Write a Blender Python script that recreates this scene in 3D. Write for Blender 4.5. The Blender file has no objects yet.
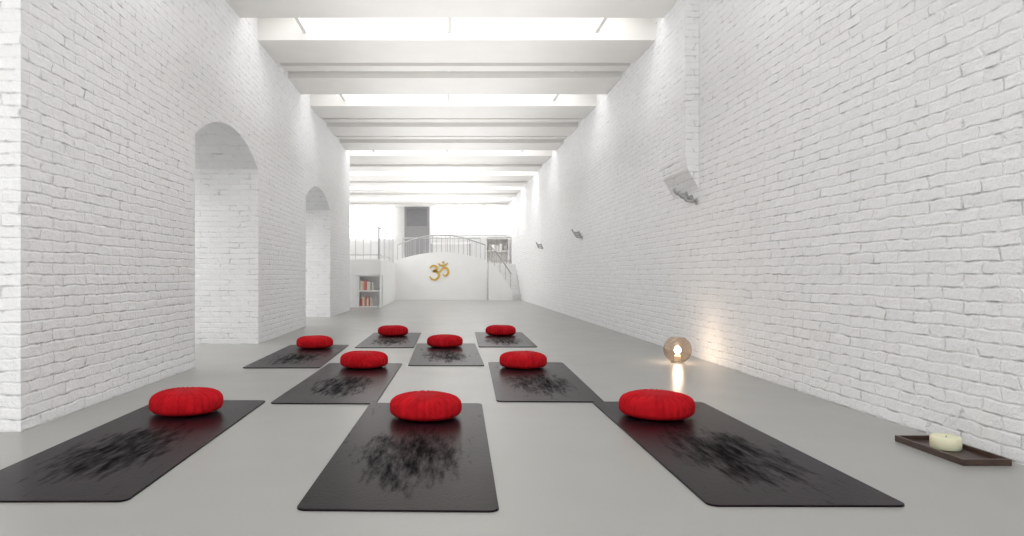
import bpy, bmesh, math, random
from mathutils import Vector, Matrix
random.seed(7)
scene = bpy.context.scene
COL = scene.collection
try:
    scene.view_settings.view_transform = 'Standard'
    scene.view_settings.look = 'None'
    scene.view_settings.exposure = 0.42
except Exception as e:
    print(e)

# ---------------------------------------------------------------- materials
def new_mat(name):
    m = bpy.data.materials.new(name); m.use_nodes = True
    nt = m.node_tree; nt.nodes.clear()
    out = nt.nodes.new('ShaderNodeOutputMaterial')
    b = nt.nodes.new('ShaderNodeBsdfPrincipled')
    nt.links.new(b.outputs[0], out.inputs[0])
    return m, nt, b, out

def simple(name, col, rough=0.5, metal=0.0, spec=0.5, noise=0.06, scale=12, bump=0.0):
    m, nt, b, out = new_mat(name)
    tc = nt.nodes.new('ShaderNodeTexCoord')
    n = nt.nodes.new('ShaderNodeTexNoise'); n.inputs['Scale'].default_value = scale; n.inputs['Detail'].default_value = 4
    nt.links.new(tc.outputs['Object'], n.inputs['Vector'])
    r = nt.nodes.new('ShaderNodeValToRGB')
    r.color_ramp.elements[0].position = 0.3; r.color_ramp.elements[1].position = 0.7
    r.color_ramp.elements[0].color = tuple(c*(1-noise) for c in col)+(1,)
    r.color_ramp.elements[1].color = tuple(min(1, c*(1+noise)) for c in col)+(1,)
    nt.links.new(n.outputs['Fac'], r.inputs[0]); nt.links.new(r.outputs[0], b.inputs['Base Color'])
    b.inputs['Roughness'].default_value = rough; b.inputs['Metallic'].default_value = metal
    b.inputs['Specular IOR Level'].default_value = spec
    if bump:
        bp = nt.nodes.new('ShaderNodeBump'); bp.inputs['Strength'].default_value = bump; bp.inputs['Distance'].default_value = 0.01
        nt.links.new(n.outputs['Fac'], bp.inputs['Height']); nt.links.new(bp.outputs[0], b.inputs['Normal'])
    return m

def emis(name, col, s):
    m, nt, b, out = new_mat(name)
    b.inputs['Base Color'].default_value = (0.8, 0.8, 0.8, 1)
    b.inputs['Emission Color'].default_value = col+(1,)
    b.inputs['Emission Strength'].default_value = s
    return m

def brick_mat():
    m, nt, b, out = new_mat('white_painted_brick')
    N = nt.nodes.new; L = nt.links.new
    tc = N('ShaderNodeTexCoord'); geo = N('ShaderNodeNewGeometry')
    sx = N('ShaderNodeSeparateXYZ'); L(tc.outputs['Object'], sx.inputs[0])
    sn = N('ShaderNodeSeparateXYZ'); L(geo.outputs['True Normal'], sn.inputs[0])
    ab = N('ShaderNodeMath'); ab.operation = 'ABSOLUTE'; L(sn.outputs[0], ab.inputs[0])
    gt = N('ShaderNodeMath'); gt.operation = 'GREATER_THAN'; L(ab.outputs[0], gt.inputs[0]); gt.inputs[1].default_value = 0.5
    c1 = N('ShaderNodeCombineXYZ'); L(sx.outputs[0], c1.inputs[0]); L(sx.outputs[2], c1.inputs[1])
    c2 = N('ShaderNodeCombineXYZ'); L(sx.outputs[1], c2.inputs[0]); L(sx.outputs[2], c2.inputs[1])
    mx = N('ShaderNodeMix'); mx.data_type = 'VECTOR'
    L(gt.outputs[0], mx.inputs[0]); L(c1.outputs[0], mx.inputs[4]); L(c2.outputs[0], mx.inputs[5])
    nz = N('ShaderNodeTexNoise'); nz.inputs['Scale'].default_value = 8; nz.inputs['Detail'].default_value = 8; nz.inputs['Roughness'].default_value = .55
    L(tc.outputs['Object'], nz.inputs['Vector'])
    sub = N('ShaderNodeVectorMath'); sub.operation = 'SUBTRACT'; L(nz.outputs['Color'], sub.inputs[0]); sub.inputs[1].default_value = (.5, .5, .5)
    scl = N('ShaderNodeVectorMath'); scl.operation = 'MULTIPLY'; L(sub.outputs[0], scl.inputs[0]); scl.inputs[1].default_value = (.11, .032, 0)
    add = N('ShaderNodeVectorMath'); add.operation = 'ADD'; L(mx.outputs[1], add.inputs[0]); L(scl.outputs[0], add.inputs[1])
    br = N('ShaderNodeTexBrick'); L(add.outputs[0], br.inputs['Vector'])
    br.inputs['Scale'].default_value = 1; br.inputs['Brick Width'].default_value = 0.21; br.inputs['Row Height'].default_value = 0.057
    br.inputs['Mortar Size'].default_value = 0.009; br.inputs['Mortar Smooth'].default_value = 1.0
    br.inputs['Color1'].default_value = (.885, .885, .89, 1); br.inputs['Color2'].default_value = (.92, .92, .925, 1)
    br.inputs['Mortar'].default_value = (.88, .88, .885, 1)
    n2 = N('ShaderNodeTexNoise'); n2.inputs['Scale'].default_value = 11; n2.inputs['Detail'].default_value = 9; n2.inputs['Roughness'].default_value = .6
    L(tc.outputs['Object'], n2.inputs['Vector'])
    r2 = N('ShaderNodeValToRGB'); r2.color_ramp.elements[0].position = .50; r2.color_ramp.elements[1].position = .68
    L(n2.outputs['Fac'], r2.inputs[0])
    mm = N('ShaderNodeMath'); mm.operation = 'MULTIPLY'; L(r2.outputs[0], mm.inputs[0]); L(br.outputs['Fac'], mm.inputs[1])
    mc = N('ShaderNodeMix'); mc.data_type = 'RGBA'; L(mm.outputs[0], mc.inputs[0]); L(br.outputs['Color'], mc.inputs[6]); mc.inputs[7].default_value = (.58, .58, .58, 1)
    L(mc.outputs[2], b.inputs['Base Color'])
    inv = N('ShaderNodeMath'); inv.operation = 'MULTIPLY_ADD'; L(br.outputs['Fac'], inv.inputs[0]); inv.inputs[1].default_value = -.26; inv.inputs[2].default_value = 1
    n3 = N('ShaderNodeTexNoise'); n3.inputs['Scale'].default_value = 15; n3.inputs['Detail'].default_value = 10; n3.inputs['Roughness'].default_value = .65
    L(tc.outputs['Object'], n3.inputs['Vector'])
    a1 = N('ShaderNodeMath'); a1.operation = 'MULTIPLY_ADD'; L(n3.outputs['Fac'], a1.inputs[0]); a1.inputs[1].default_value = 2.2; L(inv.outputs[0], a1.inputs[2])
    a2 = N('ShaderNodeMath'); a2.operation = 'MULTIPLY_ADD'; L(mm.outputs[0], a2.inputs[0]); a2.inputs[1].default_value = -.9; L(a1.outputs[0], a2.inputs[2])
    sc = N('ShaderNodeSeparateColor'); L(br.outputs['Color'], sc.inputs[0])
    a3 = N('ShaderNodeMath'); a3.operation = 'MULTIPLY_ADD'; L(sc.outputs[0], a3.inputs[0]); a3.inputs[1].default_value = 7.0; L(a2.outputs[0], a3.inputs[2])
    bp = N('ShaderNodeBump'); bp.inputs['Strength'].default_value = 0.68; bp.inputs['Distance'].default_value = 0.011
    L(a3.outputs[0], bp.inputs['Height']); L(bp.outputs[0], b.inputs['Normal'])
    b.inputs['Roughness'].default_value = .5; b.inputs['Specular IOR Level'].default_value = .35
    return m

def floor_mat():
    m, nt, b, out = new_mat('grey_resin_floor')
    N = nt.nodes.new; L = nt.links.new
    tc = N('ShaderNodeTexCoord')
    n = N('ShaderNodeTexNoise'); n.inputs['Scale'].default_value = .8; n.inputs['Detail'].default_value = 5
    L(tc.outputs['Object'], n.inputs['Vector'])
    r = N('ShaderNodeValToRGB'); r.color_ramp.elements[0].position = .3; r.color_ramp.elements[1].position = .7
    r.color_ramp.elements[0].color = (.335, .336, .322, 1); r.color_ramp.elements[1].color = (.358, .359, .345, 1)
    L(n.outputs['Fac'], r.inputs[0])
    L(r.outputs[0], b.inputs['Base Color'])
    n2 = N('ShaderNodeTexNoise'); n2.inputs['Scale'].default_value = 3; L(tc.outputs['Object'], n2.inputs['Vector'])
    mr = N('ShaderNodeMapRange'); L(n2.outputs['Fac'], mr.inputs[0]); mr.inputs[3].default_value = .26; mr.inputs[4].default_value = .36
    L(mr.outputs[0], b.inputs['Roughness'])
    b.inputs['Specular IOR Level'].default_value = .35
    return m

def mat_mat():
    m, nt, b, out = new_mat('worn_black_rubber')
    N = nt.nodes.new; L = nt.links.new
    tc = N('ShaderNodeTexCoord'); oi = N('ShaderNodeObjectInfo')
    rv = N('ShaderNodeVectorMath'); rv.operation = 'ADD'
    mul = N('ShaderNodeMath'); mul.operation = 'MULTIPLY'; L(oi.outputs['Random'], mul.inputs[0]); mul.inputs[1].default_value = 40
    L(tc.outputs['Object'], rv.inputs[0]); L(mul.outputs[0], rv.inputs[1])
    mp = N('ShaderNodeMapping'); mp.inputs['Scale'].default_value = (13, 2.2, 1); L(rv.outputs[0], mp.inputs[0])
    n1 = N('ShaderNodeTexNoise'); n1.inputs['Scale'].default_value = 2.2; n1.inputs['Detail'].default_value = 10; n1.inputs['Roughness'].default_value = .68
    L(mp.outputs[0], n1.inputs['Vector'])
    sx = N('ShaderNodeSeparateXYZ'); L(tc.outputs['Object'], sx.inputs[0])
    def sq(o, s, c=0):
        a = N('ShaderNodeMath'); a.operation = 'MULTIPLY_ADD'; L(o, a.inputs[0]); a.inputs[1].default_value = s; a.inputs[2].default_value = c
        p = N('ShaderNodeMath'); p.operation = 'MULTIPLY'; L(a.outputs[0], p.inputs[0]); L(a.outputs[0], p.inputs[1]); return p
    px = sq(sx.outputs[0], 4.4); py = sq(sx.outputs[1], 2.0, .5)
    s = N('ShaderNodeMath'); s.operation = 'ADD'; L(px.outputs[0], s.inputs[0]); L(py.outputs[0], s.inputs[1])
    mask = N('ShaderNodeMapRange'); L(s.outputs[0], mask.inputs[0]); mask.inputs[1].default_value = 0; mask.inputs[2].default_value = 1.5
    mask.inputs[3].default_value = .14; mask.inputs[4].default_value = -.16
    ad = N('ShaderNodeMath'); ad.operation = 'ADD'; L(n1.outputs['Fac'], ad.inputs[0]); L(mask.outputs[0], ad.inputs[1])
    r = N('ShaderNodeValToRGB'); e = r.color_ramp.elements
    e[0].position = .44; e[0].color = (.0078, .0058, .0070, 1); e[1].position = .70; e[1].color = (.0013, .0012, .0015, 1)
    L(ad.outputs[0], r.inputs[0])
    n3 = N('ShaderNodeTexNoise'); n3.inputs['Scale'].default_value = 7; n3.inputs['Detail'].default_value = 10; n3.inputs['Roughness'].default_value = .75; L(rv.outputs[0], n3.inputs['Vector'])
    r3 = N('ShaderNodeValToRGB'); r3.color_ramp.elements[0].position = .35; r3.color_ramp.elements[1].position = .75
    r3.color_ramp.elements[0].color = (.7, .7, .7, 1); r3.color_ramp.elements[1].color = (2.2, 1.45, 1.85, 1)
    L(n3.outputs['Fac'], r3.inputs[0])
    mc = N('ShaderNodeMix'); mc.data_type = 'RGBA'; mc.blend_type = 'MULTIPLY'; mc.inputs[0].default_value = 1
    L(r.outputs[0], mc.inputs[6]); L(r3.outputs[0], mc.inputs[7]); L(mc.outputs[2], b.inputs['Base Color'])
    rr = N('ShaderNodeMapRange'); L(ad.outputs[0], rr.inputs[0]); rr.inputs[1].default_value = .44; rr.inputs[2].default_value = .72
    rr.inputs[3].default_value = .30; rr.inputs[4].default_value = .6
    L(rr.outputs[0], b.inputs['Roughness'])
    n4 = N('ShaderNodeTexNoise'); n4.inputs['Scale'].default_value = 90; L(tc.outputs['Object'], n4.inputs['Vector'])
    bp = N('ShaderNodeBump'); bp.inputs['Strength'].default_value = .2; bp.inputs['Distance'].default_value = .003
    L(n4.outputs['Fac'], bp.inputs['Height']); L(bp.outputs[0], b.inputs['Normal'])
    sp = N('ShaderNodeMapRange'); L(ad.outputs[0], sp.inputs[0]); sp.inputs[1].default_value = .44; sp.inputs[2].default_value = .72
    sp.inputs[3].default_value = .085; sp.inputs[4].default_value = .01
    L(sp.outputs[0], b.inputs['Specular IOR Level'])
    return m

def fabric_mat():
    m, nt, b, out = new_mat('red_cotton')
    N = nt.nodes.new; L = nt.links.new
    tc = N('ShaderNodeTexCoord')
    n = N('ShaderNodeTexNoise'); n.inputs['Scale'].default_value = 14; n.inputs['Detail'].default_value = 6; L(tc.outputs['Object'], n.inputs['Vector'])
    r = N('ShaderNodeValToRGB'); r.color_ramp.elements[0].position = .3; r.color_ramp.elements[1].position = .75
    r.color_ramp.elements[0].color = (.37, .003, .008, 1); r.color_ramp.elements[1].color = (.53, .007, .014, 1)
    L(n.outputs['Fac'], r.inputs[0]); L(r.outputs[0], b.inputs['Base Color'])
    b.inputs['Roughness'].default_value = .85; b.inputs['Specular IOR Level'].default_value = .15
    n2 = N('ShaderNodeTexNoise'); n2.inputs['Scale'].default_value = 22; n2.inputs['Detail'].default_value = 5; n2.inputs['Distortion'].default_value = 1.0; L(tc.outputs['Object'], n2.inputs['Vector'])
    bp = N('ShaderNodeBump'); bp.inputs['Strength'].default_value = .45; bp.inputs['Distance'].default_value = .010
    L(n2.outputs['Fac'], bp.inputs['Height']); L(bp.outputs[0], b.inputs['Normal'])
    return m

def globe_mat():
    m, nt, b, out = new_mat('smoky_mercury_glass')
    N = nt.nodes.new; L = nt.links.new
    tr = N('ShaderNodeBsdfTransparent'); tr.inputs[0].default_value = (.62, .54, .49, 1)
    gl = N('ShaderNodeBsdfGlossy'); gl.inputs[0].default_value = (.44, .39, .37, 1); gl.inputs['Roughness'].default_value = .05
    tl = N('ShaderNodeBsdfTranslucent'); tl.inputs[0].default_value = (.9, .74, .58, 1)
    m0 = N('ShaderNodeMixShader'); m0.inputs[0].default_value = .025; L(tr.outputs[0], m0.inputs[1]); L(tl.outputs[0], m0.inputs[2])
    lw = N('ShaderNodeLayerWeight'); lw.inputs[0].default_value = .35
    mr = N('ShaderNodeMapRange'); L(lw.outputs['Facing'], mr.inputs[0]); mr.inputs[3].default_value = .18; mr.inputs[4].default_value = .85
    mx = N('ShaderNodeMixShader'); L(mr.outputs[0], mx.inputs[0]); L(m0.outputs[0], mx.inputs[1]); L(gl.outputs[0], mx.inputs[2])
    nt.nodes.remove(b); L(mx.outputs[0], out.inputs[0])
    return m

M_BRICK = brick_mat(); M_FLOOR = floor_mat(); M_MAT = mat_mat(); M_RED = fabric_mat(); M_GLOBE = globe_mat()
M_WHITE = simple('white_plaster', (.88, .88, .875), .6, noise=.015, scale=3)
M_BEAM = simple('white_painted_beam', (.83, .812, .785), .6, noise=.02, scale=3)
M_SKY = emis('skylight_glow', (1, 1, 1), 2.3)
M_SKYF = emis('far_skylight_glow', (1, 1, 1), 4.2)
M_SIDEFILL = emis('side_fill_glow', (1, 1, 1), 4.5)  # emission for the added fill panels in the side room
M_WIN = emis('daylight_window', (1, 1, 1), 1.5)
M_DOOR = simple('grey_door_paint', (.36, .36, .37), .5)
M_DOORD = simple('dark_door_glass', (.24, .24, .25), .3)
M_STEEL = simple('silver_steel', (.45, .45, .45), .35, metal=.5)
M_CHROME = simple('bright_steel', (.55, .55, .55), .3, metal=.9)
M_RAIL = simple('grey_railing_paint', (.45, .45, .46), .5)
M_GOLD = simple('golden_brass', (.68, .44, .09), .42, metal=.4, noise=.1)
M_TRAY = simple('dark_stained_wood', (.055, .032, .024), .4, noise=.3, scale=20)
M_WAX = simple('cream_wax', (.76, .75, .54), .5, noise=.02)
M_WAX.node_tree.nodes['Principled BSDF'].inputs['Subsurface Weight'].default_value = .2
M_WICK = simple('charred_wick', (.02, .02, .02), .9)
M_FLAME = emis('warm_flame', (1, .86, .66), 120)
M_DARK = simple('dark_wood_furniture', (.40, .37, .34), .5, noise=.2)
M_PALEWOOD = simple('pale_wood', (.82, .80, .77), .5)
M_STEP = simple('pale_step', (.80, .80, .79), .5)

# ---------------------------------------------------------------- helpers
def link(o): COL.objects.link(o); return o

def mesh_obj(name, bm, mat, smooth=False, loc=(0, 0, 0)):
    me = bpy.data.meshes.new(name)
    bmesh.ops.recalc_face_normals(bm, faces=bm.faces)
    bm.to_mesh(me); bm.free()
    if smooth:
        for p in me.polygons: p.use_smooth = True
    me.materials.append(mat)
    o = bpy.data.objects.new(name, me); o.location = loc
    return link(o)

def bm_box(bm, x0, x1, y0, y1, z0, z1):
    vs = [bm.verts.new((x, y, z)) for x in (x0, x1) for y in (y0, y1) for z in (z0, z1)]
    for f in ((0, 1, 3, 2), (4, 6, 7, 5), (0, 4, 5, 1), (2, 3, 7, 6), (0, 2, 6, 4), (1, 5, 7, 3)):
        bm.faces.new([vs[i] for i in f])

def box(name, x0, x1, y0, y1, z0, z1, mat, bevel=0):
    bm = bmesh.new()
    cx, cy = (x0+x1)/2, (y0+y1)/2
    bm_box(bm, x0-cx, x1-cx, y0-cy, y1-cy, 0, z1-z0)
    if bevel: bmesh.ops.bevel(bm, geom=list(bm.edges), offset=bevel, segments=2, affect='EDGES')
    return mesh_obj(name, bm, mat, loc=(cx, cy, z0))

def wbox(name, x0, x1, y0, y1, z0, z1, mat):
    bm = bmesh.new(); bm_box(bm, x0, x1, y0, y1, z0, z1)
    o = mesh_obj(name, bm, mat); o['kind'] = 'structure'; return o

def boxes(name, L, mat, bevel=0):
    bm = bmesh.new()
    for b in L: bm_box(bm, *b)
    if bevel: bmesh.ops.bevel(bm, geom=list(bm.edges), offset=bevel, segments=2, affect='EDGES')
    return mesh_obj(name, bm, mat)

def extrude_profile(name, pts, axis, a0, a1, mat):
    bm = bmesh.new()
    def P(p, a): return (a, p[0], p[1]) if axis == 'X' else (p[0], a, p[1])
    A = [bm.verts.new(P(p, a0)) for p in pts]; B = [bm.verts.new(P(p, a1)) for p in pts]
    f1 = bm.faces.new(A); f2 = bm.faces.new(list(reversed(B)))
    n = len(pts)
    for i in range(n):
        j = (i+1) % n
        bm.faces.new((A[i], B[i], B[j], A[j]))
    bm.normal_update()
    bmesh.ops.triangulate(bm, faces=[f1, f2], ngon_method='EAR_CLIP')
    return mesh_obj(name, bm, mat)

def tube(bm, pts, r, seg=8, cap=True):
    pts = [Vector(p) for p in pts]; rings = []
    rs = r if isinstance(r, (list, tuple)) else [r]*len(pts)
    for i, p in enumerate(pts):
        t = (pts[min(i+1, len(pts)-1)]-pts[max(i-1, 0)]).normalized()
        up = Vector((0, 0, 1)) if abs(t.z) < .9 else Vector((1, 0, 0))
        s = t.cross(up).normalized(); u = s.cross(t)
        rings.append([bm.verts.new(p+rs[i]*(math.cos(a)*s+math.sin(a)*u)) for a in [2*math.pi*k/seg for k in range(seg)]])
    for a, b in zip(rings, rings[1:]):
        for k in range(seg):
            bm.faces.new((a[k], a[(k+1) % seg], b[(k+1) % seg], b[k]))
    if cap: bm.faces.new(rings[0]); bm.faces.new(rings[-1])

def lathe(name, prof, mat, seg=48, loc=(0, 0, 0)):
    bm = bmesh.new(); rings = []
    for r, z in prof:
        if r < 1e-5: rings.append([bm.verts.new((0, 0, z))])
        else: rings.append([bm.verts.new((r*math.cos(2*math.pi*k/seg), r*math.sin(2*math.pi*k/seg), z)) for k in range(seg)])
    for a, b in zip(rings, rings[1:]):
        for k in range(seg):
            j = (k+1) % seg
            if len(a) == 1 and len(b) == 1: break
            if len(a) == 1: bm.faces.new((a[0], b[k], b[j]))
            elif len(b) == 1: bm.faces.new((a[k], a[j], b[0]))
            else: bm.faces.new((a[k], a[j], b[j], b[k]))
    return mesh_obj(name, bm, mat, smooth=True, loc=loc)

def empty(name, loc):
    e = bpy.data.objects.new(name, None); e.location = loc; e.empty_display_size = .1
    return link(e)
def parent(c, p):
    c.parent = p; c.matrix_parent_inverse = Matrix.Translation(-Vector(p.location))
def tag(o, label, cat, group=None):
    o['label'] = label; o['category'] = cat
    if group: o['group'] = group

# ---------------------------------------------------------------- room shell
XL, XR, ZC, ZB = -2.0, 2.25, 3.56, 3.25
wbox('floor', -4.6, 2.6, -1.5, 27, -.1, 0, M_FLOOR)
wbox('ceiling', -4.6, 2.6, -1.5, 27, ZC, ZC+.15, M_BEAM)
wbox('wall_right', XR, XR+.3, -1.5, 27, 0, ZC, M_BRICK)
def arch(y0, y1, zs, zc, n=20):
    w = (y1-y0)/2; h = zc-zs; R = (w*w+h*h)/(2*h); cy = (y0+y1)/2; cz = zc-R
    a0 = math.atan2(zs-cz, w)
    pts = [(y1, 0)]
    for i in range(n+1):
        a = a0+(math.pi-2*a0)*i/n
        pts.append((cy+R*math.cos(a), cz+R*math.sin(a)))
    pts.append((y0, 0)); return pts
prof = [(3.3, 0), (3.3, ZC), (14.7, ZC), (14.7, 0)] + arch(10.05, 12.2, 1.87, 2.13) + arch(5.6, 7.5, 1.87, 2.13)
wl = extrude_profile('wall_left', prof, 'X', XL-.95, XL, M_BRICK); wl['kind'] = 'structure'
wbox('wall_side', -4.6, -4.5, -1.5, 27, 0, ZC, M_WHITE)
wbox('wall_back', -4.6, 2.6, 26, 26.2, 0, ZC, M_WHITE)
# projecting pilaster high on the right wall
o = extrude_profile('trim_1', [(XR-.12, ZC), (XR-.12, 1.80), (XR-.10, 1.68), (XR, 1.50), (XR, ZC)], 'Y', 6.2, 6.9, M_BRICK); o['kind'] = 'structure'

near = [0.2, 1.7, 3.13, 4.58, 6.03, 7.48, 8.93, 10.4, 11.85, 13.3, 14.75, 16.2, 17.65, 19.1, 20.55, 22.0, 23.45, 24.9]
k = 2
for f in near:
    left = XL if f < 14.4 else -4.5
    wbox('trim_%d' % k, left, XR, f, f+.80, ZB, ZC, M_BEAM); k += 1
for a, b in zip(near[3:12], near[4:13]):
    for x in (-1.5, .05, 1.62):
        wbox('trim_%d' % k, x-.018, x+.018, a+.80, b, 3.33, 3.38, M_BEAM); k += 1
for b in (8.93, 11.85, 13.3, 16.2, 19.1):
    left = XL if b < 14.4 else -4.5
    wbox('trim_%d' % k, left, XR, b-.42, b-.20, 3.28, ZC, M_BEAM); k += 1
w = 1
for b in (1.7, 4.58, 7.48, 10.4, 14.75, 17.65, 20.55, 23.45):
    l = XL if b < 14 else -4
    wbox('window_%d' % w, l+.3, XR-.28, b-.56, b-.16, ZC-.02, ZC, M_SKY if b < 16 else M_SKYF); w += 1
for a, b in ((5, 8), (9.5, 13), (16, 19)):
    wbox('window_%d' % w, -4.2, -3.2, a, b, ZB-.03, ZB-.01, M_SIDEFILL); w += 1  # unseen glowing panels, added to keep the arch jambs bright; no real openings

# mezzanine
ZM = 1.1
o = extrude_profile('wall_platform', [(15.9, ZM), (15.9, .74), (16.35, .74), (16.35, 0), (26, 0), (26, ZM)], 'X', -4.5, -1.46, M_WHITE); o['kind'] = 'structure'
wbox('wall_niche', -4.5, -1.985, 15.92, 16.35, 0, .74, M_WHITE)
wbox('wall_mezzanine', -1.46, 1.24, 20.85, 26, 0, ZM, M_WHITE)
wbox('wall_landing', 1.24, XR, 22.6, 26, 0, ZM, M_WHITE)
pts = [(1.24, 0)]
for i in range(21):
    x = 1.24-2.70*i/20
    pts.append((x, 1.18+.24*math.sin(math.pi*i/20)))
pts.append((-1.46, 0))
o = extrude_profile('wall_emblem', pts, 'Y', 20.7, 20.85, M_WHITE); o['kind'] = 'structure'
bm = bmesh.new()
for i in range(6):
    bm_box(bm, 1.25, XR-.01, 20.75+i*.3, 22.58, i*.18, (i+1)*.18)
st = mesh_obj('staircase', bm, M_STEP); tag(st, 'white plastered straight stair up to the raised level', 'stairs')
cv = [(1.27, 0), (1.27, 1.18)]
for i in range(1, 11):
    t = i/10; cv.append((1.27+.69*t, 1.18-.9*t**1.2))
cv.append((1.96, 0))
o = extrude_profile('wall_stair_side', cv, 'Y', 20.35, 20.44, M_WHITE); o['kind'] = 'structure'

wbox('window_%d' % w, -.45, 2.2, 25.9, 26, 2.25, 3.3, M_WIN); w += 1
wbox('trim_%d' % k, -.5, 2.25, 25.84, 25.9, 2.18, 2.25, M_WHITE); k += 1
for x in (.42, 1.3):
    wbox('trim_%d' % k, x-.02, x+.02, 25.84, 25.9, 2.25, 3.3, M_WHITE); k += 1
wbox('door_1', -1.50, -.58, 25.92, 26, ZM, 3.3, M_DOOR)
wbox('door_2', -1.42, -.66, 25.90, 25.92, 2.55, 3.2, M_DOORD)
wbox('window_%d' % w, -4.4, -1.9, 25.9, 26, 2.1, 3.3, M_WIN); w += 1

def railing(path, zb, zt, n, label, r=.018):
    p0 = path(0)
    e = empty('railing', (p0[0], p0[1], zb(0)))
    def line(name, zf, rr):
        bm = bmesh.new(); tube(bm, [(path(i/20)[0], path(i/20)[1], zf(i/20)) for i in range(21)], rr)
        o = mesh_obj(name, bm, M_RAIL); parent(o, e)
    line('handrail', zt, r)
    line('bottom_rail', lambda t: zb(t)+.1, .010)
    for i in range(n+1):
        t = i/n; x, y = path(t)
        bm = bmesh.new(); tube(bm, [(x, y, zb(t)+.001), (x, y, zt(t))], .012 if i % 4 == 0 else .006, 6)
        o = mesh_obj('baluster', bm, M_RAIL); parent(o, e)
    tag(e, label, 'railing')
Zm = lambda t: ZM
railing(lambda t: (-4.3+2.78*t, 16.0), Zm, lambda t: 1.84, 16, 'grey metal railing on the white platform edge', .013)
railing(lambda t: (-1.52, 16.2+4.3*t), Zm, lambda t: 1.84, 12, 'grey metal railing along the platform side', .013)
railing(lambda t: (-1.42+2.62*t, 20.92), Zm, lambda t: 1.64+.30*math.sin(math.pi*t), 20, 'curved grey metal railing arching above the white emblem wall')
railing(lambda t: (-1.42+2.62*t, 23.6), Zm, lambda t: 1.98, 14, 'straight grey metal railing on the raised level')
railing(lambda t: (1.36+.8*t, 22.75), Zm, lambda t: 1.95, 5, 'short grey metal railing at the stair head')
e = empty('stair_handrail', (1.27, 20.395, 1.1))
f = lambda t: 1.62-.85*t**1.2
zs = lambda x: 1.18-.9*((x-1.27)/.69)**1.2
bm = bmesh.new(); tube(bm, [(1.28+.65*i/16, 20.395, f(i/16)) for i in range(17)], .018)
o = mesh_obj('rail', bm, M_RAIL); parent(o, e)
for t in (.02, .26, .5, .74, .97):
    x = 1.28+.65*t
    bm = bmesh.new(); tube(bm, [(x, 20.395, zs(x)-.01), (x, 20.395, f(t))], .009, 6)
    o = mesh_obj('post', bm, M_RAIL); parent(o, e)
tag(e, 'sloping grey metal handrail on the white stair side wall', 'handrail')

# bookshelf + books
sh = empty('bookshelf', (-1.72, 16.1, 0))
L = [(-1.98, -1.95, 15.92, 16.20, 0, .735), (-1.49, -1.462, 15.92, 16.20, 0, .735), (-1.98, -1.462, 16.16, 16.20, 0, .735)]
o = boxes('body', L, M_WHITE); parent(o, sh)
for z in (.0, .36, .705):
    o = boxes('shelf', [(-1.95, -1.49, 15.92, 16.16, z, z+.03)], M_WHITE); parent(o, sh)
tag(sh, 'white open bookshelf built in below the raised platform', 'bookshelf')
bcols = [(.60, .18, .15), (.75, .48, .3), (.36, .33, .32), (.80, .76, .68), (.55, .2, .2), (.5, .52, .58), (.84, .81, .72)]
bm_mats = [simple('book_cover_paint', c, .6) for c in bcols]
for z, xe in ((.032, -1.70), (.392, -1.64)):
    x = -1.94
    while x < xe:
        t = random.uniform(.022, .045); h = random.uniform(.15, .24)
        mi = random.choice([0, 1, 2, 3, 3, 4, 5, 6, 6])
        bm = bmesh.new(); bm_box(bm, 0, t, 0, .18, 0, .004+h)
        bmesh.ops.bevel(bm, geom=list(bm.edges), offset=.002, segments=1, affect='EDGES')
        o = mesh_obj('book', bm, bm_mats[mi], loc=(x, 15.95, z))
        tag(o, ['dark red', 'orange', 'dark grey', 'beige', 'maroon', 'blue grey', 'cream'][mi]+' book standing upright on the white bookshelf', 'book', 'books on the shelf below the platform')
        x += t+.003

# mezzanine furniture
sb = empty('shelf_unit', (1.75, 24.5, ZM))
o = boxes('body', [(1.4, 2.2, 24.33, 24.36, ZM+.002, 2.0), (1.4, 1.43, 24.0, 24.33, ZM+.002, 2.0), (2.17, 2.2, 24.0, 24.33, ZM+.002, 2.0)], M_PALEWOOD); parent(o, sb)
for z in (1.12, 1.55, 1.97):
    o = boxes('shelf', [(1.43, 2.17, 24.0, 24.33, z, z+.03)], M_PALEWOOD); parent(o, sb)
tag(sb, 'open pale wooden shelf unit on the raised level', 'shelf')
for i in range(5):
    x = 1.48+.13*i
    o = box('storage_box', x, x+.1, 24.05, 24.25, 1.582, 1.582+[.14, .2, .17, .22, .15][i], [M_DARK, M_WHITE, M_PALEWOOD, M_WHITE, M_DARK][i], .004)
    tag(o, ['brown', 'white', 'pale wooden', 'white', 'brown'][i]+' storage box on the pale wooden shelf unit', 'box', 'boxes on the shelf unit')
dk = empty('desk', (.2, 24.2, ZM))
o = boxes('desk_top', [(-.5, .9, 24.1, 24.7, 1.82, 1.86)], M_WHITE); parent(o, dk)
for x, y in ((-.47, 24.13), (.87, 24.13), (-.47, 24.67), (.87, 24.67)):
    o = boxes('leg', [(x-.02, x+.02, y-.02, y+.02, ZM+.002, 1.82)], M_RAIL); parent(o, dk)
tag(dk, 'white topped desk on the raised level', 'desk')

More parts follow.
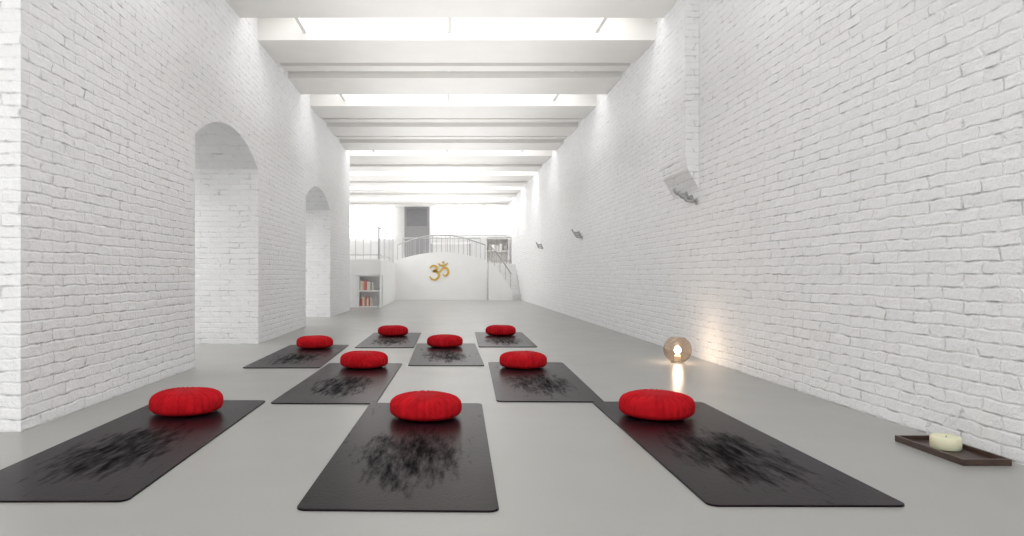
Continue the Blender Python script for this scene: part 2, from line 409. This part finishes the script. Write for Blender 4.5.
# ---------------------------------------------------------------- OM emblem
def stroke(bm, pts, ws, y0, th):
    n = len(pts); F = []
    for i, p in enumerate(pts):
        a = Vector(pts[max(i-1, 0)]); b = Vector(pts[min(i+1, n-1)])
        t = (b-a).normalized(); nn = Vector((-t.y, t.x)); w2 = ws[i]/2
        l = Vector(p)+nn*w2; r = Vector(p)-nn*w2
        F.append([bm.verts.new((l.x, y0, l.y)), bm.verts.new((r.x, y0, r.y)), bm.verts.new((r.x, y0+th, r.y)), bm.verts.new((l.x, y0+th, l.y))])
    for a, b in zip(F, F[1:]):
        for k2 in range(4):
            bm.faces.new((a[k2], a[(k2+1) % 4], b[(k2+1) % 4], b[k2]))
    bm.faces.new(F[0]); bm.faces.new(F[-1])
def catmull(P, n=8):
    out = []; P = [Vector(p) for p in P]
    Q = [2*P[0]-P[1]]+P+[2*P[-1]-P[-2]]
    for i in range(1, len(Q)-2):
        for j in range(n):
            t = j/n
            out.append(.5*((2*Q[i])+(Q[i+1]-Q[i-1])*t+(2*Q[i-1]-5*Q[i]+4*Q[i+1]-Q[i+2])*t*t+(3*Q[i]-Q[i-1]-3*Q[i+1]+Q[i+2])*t**3))
    out.append(Q[-2]); return out
om_c = Vector((-.16, .875)); om_s = .60
def om(P, wmax):
    P = catmull([(om_c.x+(x-.5)*om_s*1.08, om_c.y+(y-.5)*om_s) for x, y in P])
    n = len(P)
    return P, [om_s*wmax*(.35+.65*math.sin(math.pi*i/(n-1))**.6) if 0 < i < n-1 else om_s*wmax*.35 for i in range(n)]
bm = bmesh.new()
OY, OT = 20.682, .018
for P, wm in (([(.06, .60), (.13, .70), (.26, .73), (.38, .65), (.36, .53), (.22, .46), (.36, .44), (.46, .32), (.44, .15), (.30, .04), (.14, .08), (.05, .22)], .125),
              ([(.40, .42), (.52, .44), (.62, .56), (.74, .62), (.86, .56), (.90, .42), (.84, .28), (.72, .24), (.66, .32)], .115),
              ([(.44, .86), (.52, .76), (.66, .73), (.80, .78), (.88, .88)], .095)):
    p, ws = om(P, wm); stroke(bm, p, ws, OY, OT)
dx, dz = om_c.x+(.66-.5)*om_s*1.08, om_c.y+(.90-.5)*om_s
d = .055*om_s
vs1 = [bm.verts.new((dx+x*d, OY, dz+z*d)) for x, z in ((0, 1.3), (1.3, 0), (0, -1.3), (-1.3, 0))]
vs2 = [bm.verts.new((v.co.x, OY+OT, v.co.z)) for v in vs1]
bm.faces.new(vs1); bm.faces.new(vs2)
for i in range(4): bm.faces.new((vs1[i], vs1[(i+1) % 4], vs2[(i+1) % 4], vs2[i]))
o = mesh_obj('om_symbol', bm, M_GOLD); tag(o, 'golden om symbol mounted on the low white wall', 'wall emblem')

# ---------------------------------------------------------------- yoga mats
def mat_mesh():
    bm = bmesh.new(); w, l, r, h = .325, .915, .035, .006
    pts = []
    for cx, cy, a0 in ((w-r, l-r, 0), (-w+r, l-r, 90), (-w+r, -l+r, 180), (w-r, -l+r, 270)):
        for i in range(9):
            a = math.radians(a0+i*90/8); pts.append((cx+r*math.cos(a), cy+r*math.sin(a)))
    A = [bm.verts.new((x, y, 0)) for x, y in pts]; B = [bm.verts.new((x, y, h)) for x, y in pts]
    top = bm.faces.new(B); bm.faces.new(list(reversed(A))); n = len(pts)
    for i in range(n): bm.faces.new((A[i], A[(i+1) % n], B[(i+1) % n], B[i]))
    bm.normal_update()
    bmesh.ops.bevel(bm, geom=list(top.edges), offset=.0015, segments=2, affect='EDGES')
    return bm
base = mesh_obj('yoga_mat', mat_mesh(), M_MAT)
mats = [(-1.36, 3.19, .3, .98), (-.13, 3.10, -1.3, .985), (1.165, 3.145, -.3, .98), (-.68, 4.92, -1.3, .94), (.645, 4.98, -2.0, .96),
        (-1.31, 6.46, .5, .95), (.01, 6.6, 0, .96), (-.61, 8.0, -.5, .93), (.665, 8.07, -1.2, .93)]
for i, (x, y, r, s) in enumerate(mats):
    o = base if i == 0 else link(base.copy())
    o.location = (x, y, 0.0005); o.rotation_euler = (0, 0, math.radians(r)); o.scale = (s, 1, 1)
    tag(o, 'black rubber yoga mat with worn smudges on the grey floor', 'yoga mat', 'yoga mats on the floor')

# ---------------------------------------------------------------- zafu cushions
def zafu_bm(seed):
    rnd = random.Random(seed); bm = bmesh.new()
    R, H, seg, n = .187, .124, 360, 44
    ph = [rnd.uniform(0, 6.28) for _ in range(8)]
    rings = []; NP = 28
    ZW = .42
    for i in range(n+1):
        t = i/n
        a = -math.pi/2+math.pi*t
        ca, sa = math.cos(a), math.sin(a)
        r = R*abs(ca)**(.60 if sa > 0 else .46)
        z = H*ZW+(H*(1-ZW)*abs(sa)**.76 if sa > 0 else -H*ZW*abs(sa)**.62)
        if i in (0, n):
            rings.append([bm.verts.new((0, 0, z))]); continue
        ring = []
        side = max(0, 1-abs(z-H*ZW)/(H*(1-ZW)))**.3
        for k2 in range(seg):
            th = 2*math.pi*k2/seg
            pl = abs(math.sin(NP*th/2+.9*math.sin(3*th+ph[0])+.7*math.sin(5*th+ph[5])))**.55
            am = .066*(.75+.45*math.sin(4*th+ph[6]))
            m = 1+side*am*(pl-.75)+.006*math.sin(2*th+ph[1])+.006*math.sin(5*th+ph[2])
            rr = r*m
            u = r/R
            dz = .002*math.sin(3*th+ph[4])*(z/H)*min(1, u)+.028*(pl-.75)*min(1, max(0, u-.3)**1.1)*(1 if t > .5 else 0)*(1-side*.3)
            ring.append(bm.verts.new((rr*math.cos(th), rr*math.sin(th), max(0, z+dz))))
        rings.append(ring)
    for a, b in zip(rings, rings[1:]):
        for k2 in range(seg):
            j = (k2+1) % seg
            if len(a) == 1: bm.faces.new((a[0], b[j], b[k2]))
            elif len(b) == 1: bm.faces.new((a[k2], a[j], b[0]))
            else: bm.faces.new((a[k2], a[j], b[j], b[k2]))
    return bm
protos = []
cush = [(-1.38, 3.74, .99), (-.10, 3.62, .98), (1.10, 3.64, 1.01), (-.645, 5.58, 1), (.62, 5.56, 1), (-1.31, 7.05, .97), (0, 7.17, .97), (-.63, 8.5, .97), (.68, 8.55, .97)]
for i, (x, y, s) in enumerate(cush):
    if i < 4:
        o = mesh_obj('meditation_cushion', zafu_bm(i+3), M_RED, smooth=True); protos.append(o)
    else:
        o = link(protos[i % 4].copy())
    o.location = (x, y, .0068); o.rotation_euler = (0, 0, random.uniform(0, 6.28)); o.scale = (s, s, s)
    tag(o, 'round red fabric meditation cushion with pleated side on a black mat', 'cushion', 'red meditation cushions on the mats')

# ---------------------------------------------------------------- globe candle lamp
gx, gy = 1.96, 5.9
g = empty('globe_candle_lantern', (gx, gy, 0))
R = .115; prof = []
for i in range(30):
    a = -math.pi/2+.45+(math.pi-.45-.42)*i/29
    prof.append((R*math.cos(a), .112+R*math.sin(a)))
prof = [(0, prof[0][1])]+prof
zt = prof[-1][1]; rt = prof[-1][0]
o = lathe('glass_globe', prof, M_GLOBE, loc=(gx, gy, 0)); parent(o, g)
o = lathe('rim', [(rt-.003, zt-.002), (rt+.004, zt-.002), (rt+.004, zt+.006), (rt-.003, zt+.006), (rt-.003, zt-.002)], M_CHROME, loc=(gx, gy, 0)); parent(o, g)
o = lathe('foot_ring', [(.03, 0), (.055, 0), (.052, .01), (.04, .012), (.03, 0)], M_CHROME, loc=(gx, gy, 0)); parent(o, g)
o = lathe('candle', [(0, .016), (.026, .016), (.026, .06), (.022, .065), (0, .062)], M_WAX, 24, loc=(gx, gy, 0)); parent(o, g)
o = lathe('flame', [(0, .078), (.016, .085), (.026, .10), (.024, .118), (.012, .132), (0, .14)], M_FLAME, 16, loc=(gx, gy, 0)); parent(o, g)
tag(g, 'glowing smoky glass globe lantern with lit candle on the floor', 'candle lantern')
ld = bpy.data.lights.new('candle_light', 'POINT'); ld.energy = 3; ld.color = (1, .76, .58); ld.shadow_soft_size = .03
lo = bpy.data.objects.new('candle_light', ld); lo.location = (gx, gy, .11); link(lo); parent(lo, g)

# ---------------------------------------------------------------- tray + candle
tx0, tx1, ty0, ty1 = 2.005, 2.195, 2.71, 3.12
t = empty('wooden_tray', ((tx0+tx1)/2, (ty0+ty1)/2, 0))
o = boxes('tray_base', [(tx0+.004, tx1-.004, ty0+.004, ty1-.004, 0.001, .008)], M_TRAY); parent(o, t)
o = boxes('tray_rim', [(tx0, tx0+.01, ty0, ty1, .001, .026), (tx1-.01, tx1, ty0, ty1, .001, .026), (tx0+.01, tx1-.01, ty0, ty0+.01, .001, .026), (tx0+.01, tx1-.01, ty1-.01, ty1, .001, .026)], M_TRAY); parent(o, t)
tag(t, 'long dark wooden tray on the floor against the brick wall', 'tray')
cx, cy = 2.11, 2.95
c = empty('pillar_candle', (cx, cy, .009))
o = lathe('wax_body', [(0, .0), (.052, .0), (.056, .004), (.057, .048), (.054, .053), (.046, .052), (.02, .047), (0, .047)], M_WAX, 40, loc=(cx, cy, .009)); parent(o, c)
bm = bmesh.new(); tube(bm, [(cx, cy, .055), (cx+.002, cy, .060), (cx+.004, cy, .064)], .0014, 6)
o = mesh_obj('wick', bm, M_WICK); parent(o, c)
tag(c, 'short wide cream pillar candle standing in the dark tray', 'candle')

# ---------------------------------------------------------------- wall hooks
def hooks(y, z):
    e = empty('wall_hook_rack', (XR, y, z))
    bm = bmesh.new(); tube(bm, [(XR-.012, y-.15, z-.10), (XR-.012, y+.16, z+.005)], .010)
    o = mesh_obj('back_bar', bm, M_STEEL); parent(o, e)
    for i in range(3):
        yy = y-.13+.13*i; zz = z-.093+.045*i
        bm = bmesh.new()
        tube(bm, [(XR-.001, yy, zz), (XR-.010, yy, zz)], .030, 14)
        o = mesh_obj('wall_plate', bm, M_STEEL); parent(o, e)
        bm = bmesh.new()
        tube(bm, [(XR-.01, yy, zz), (XR-.06, yy, zz+.0), (XR-.095, yy, zz+.008), (XR-.115, yy, zz+.035), (XR-.12, yy, zz+.06)], [.015, .013, .013, .014, .017])
        o = mesh_obj('hook', bm, M_STEEL, smooth=True); parent(o, e)
    tag(e, 'silver metal triple hook rack fixed to the white brick wall', 'wall hooks', 'hook racks on the brick wall')
hooks(6.38, 1.49); hooks(11.6, 1.45); hooks(16.2, 1.45)

# ---------------------------------------------------------------- light
wd = bpy.data.worlds.new('World'); scene.world = wd; wd.use_nodes = True
bg = wd.node_tree.nodes['Background']; bg.inputs[0].default_value = (1, 1, 1, 1); bg.inputs[1].default_value = 1.8
ad = bpy.data.lights.new('ceiling_fill', 'AREA'); ad.shape = 'RECTANGLE'; ad.size = 2.6; ad.size_y = 23; ad.energy = 125  # added fill light facing up, brightens ceiling and beams; no actual fixture
ao = bpy.data.objects.new('ceiling_fill', ad); ao.location = (.12, 13, 2.3); ao.rotation_euler = (math.pi, 0, 0); link(ao)

cam = bpy.data.cameras.new('Camera'); co = bpy.data.objects.new('Camera', cam); link(co)
co.location = (0, 0, .74); co.rotation_euler = (math.pi/2, 0, 0)
cam.sensor_width = 36; cam.lens = 700/1024*36; cam.shift_x = 67/1024; cam.shift_y = 7/1024
scene.camera = co
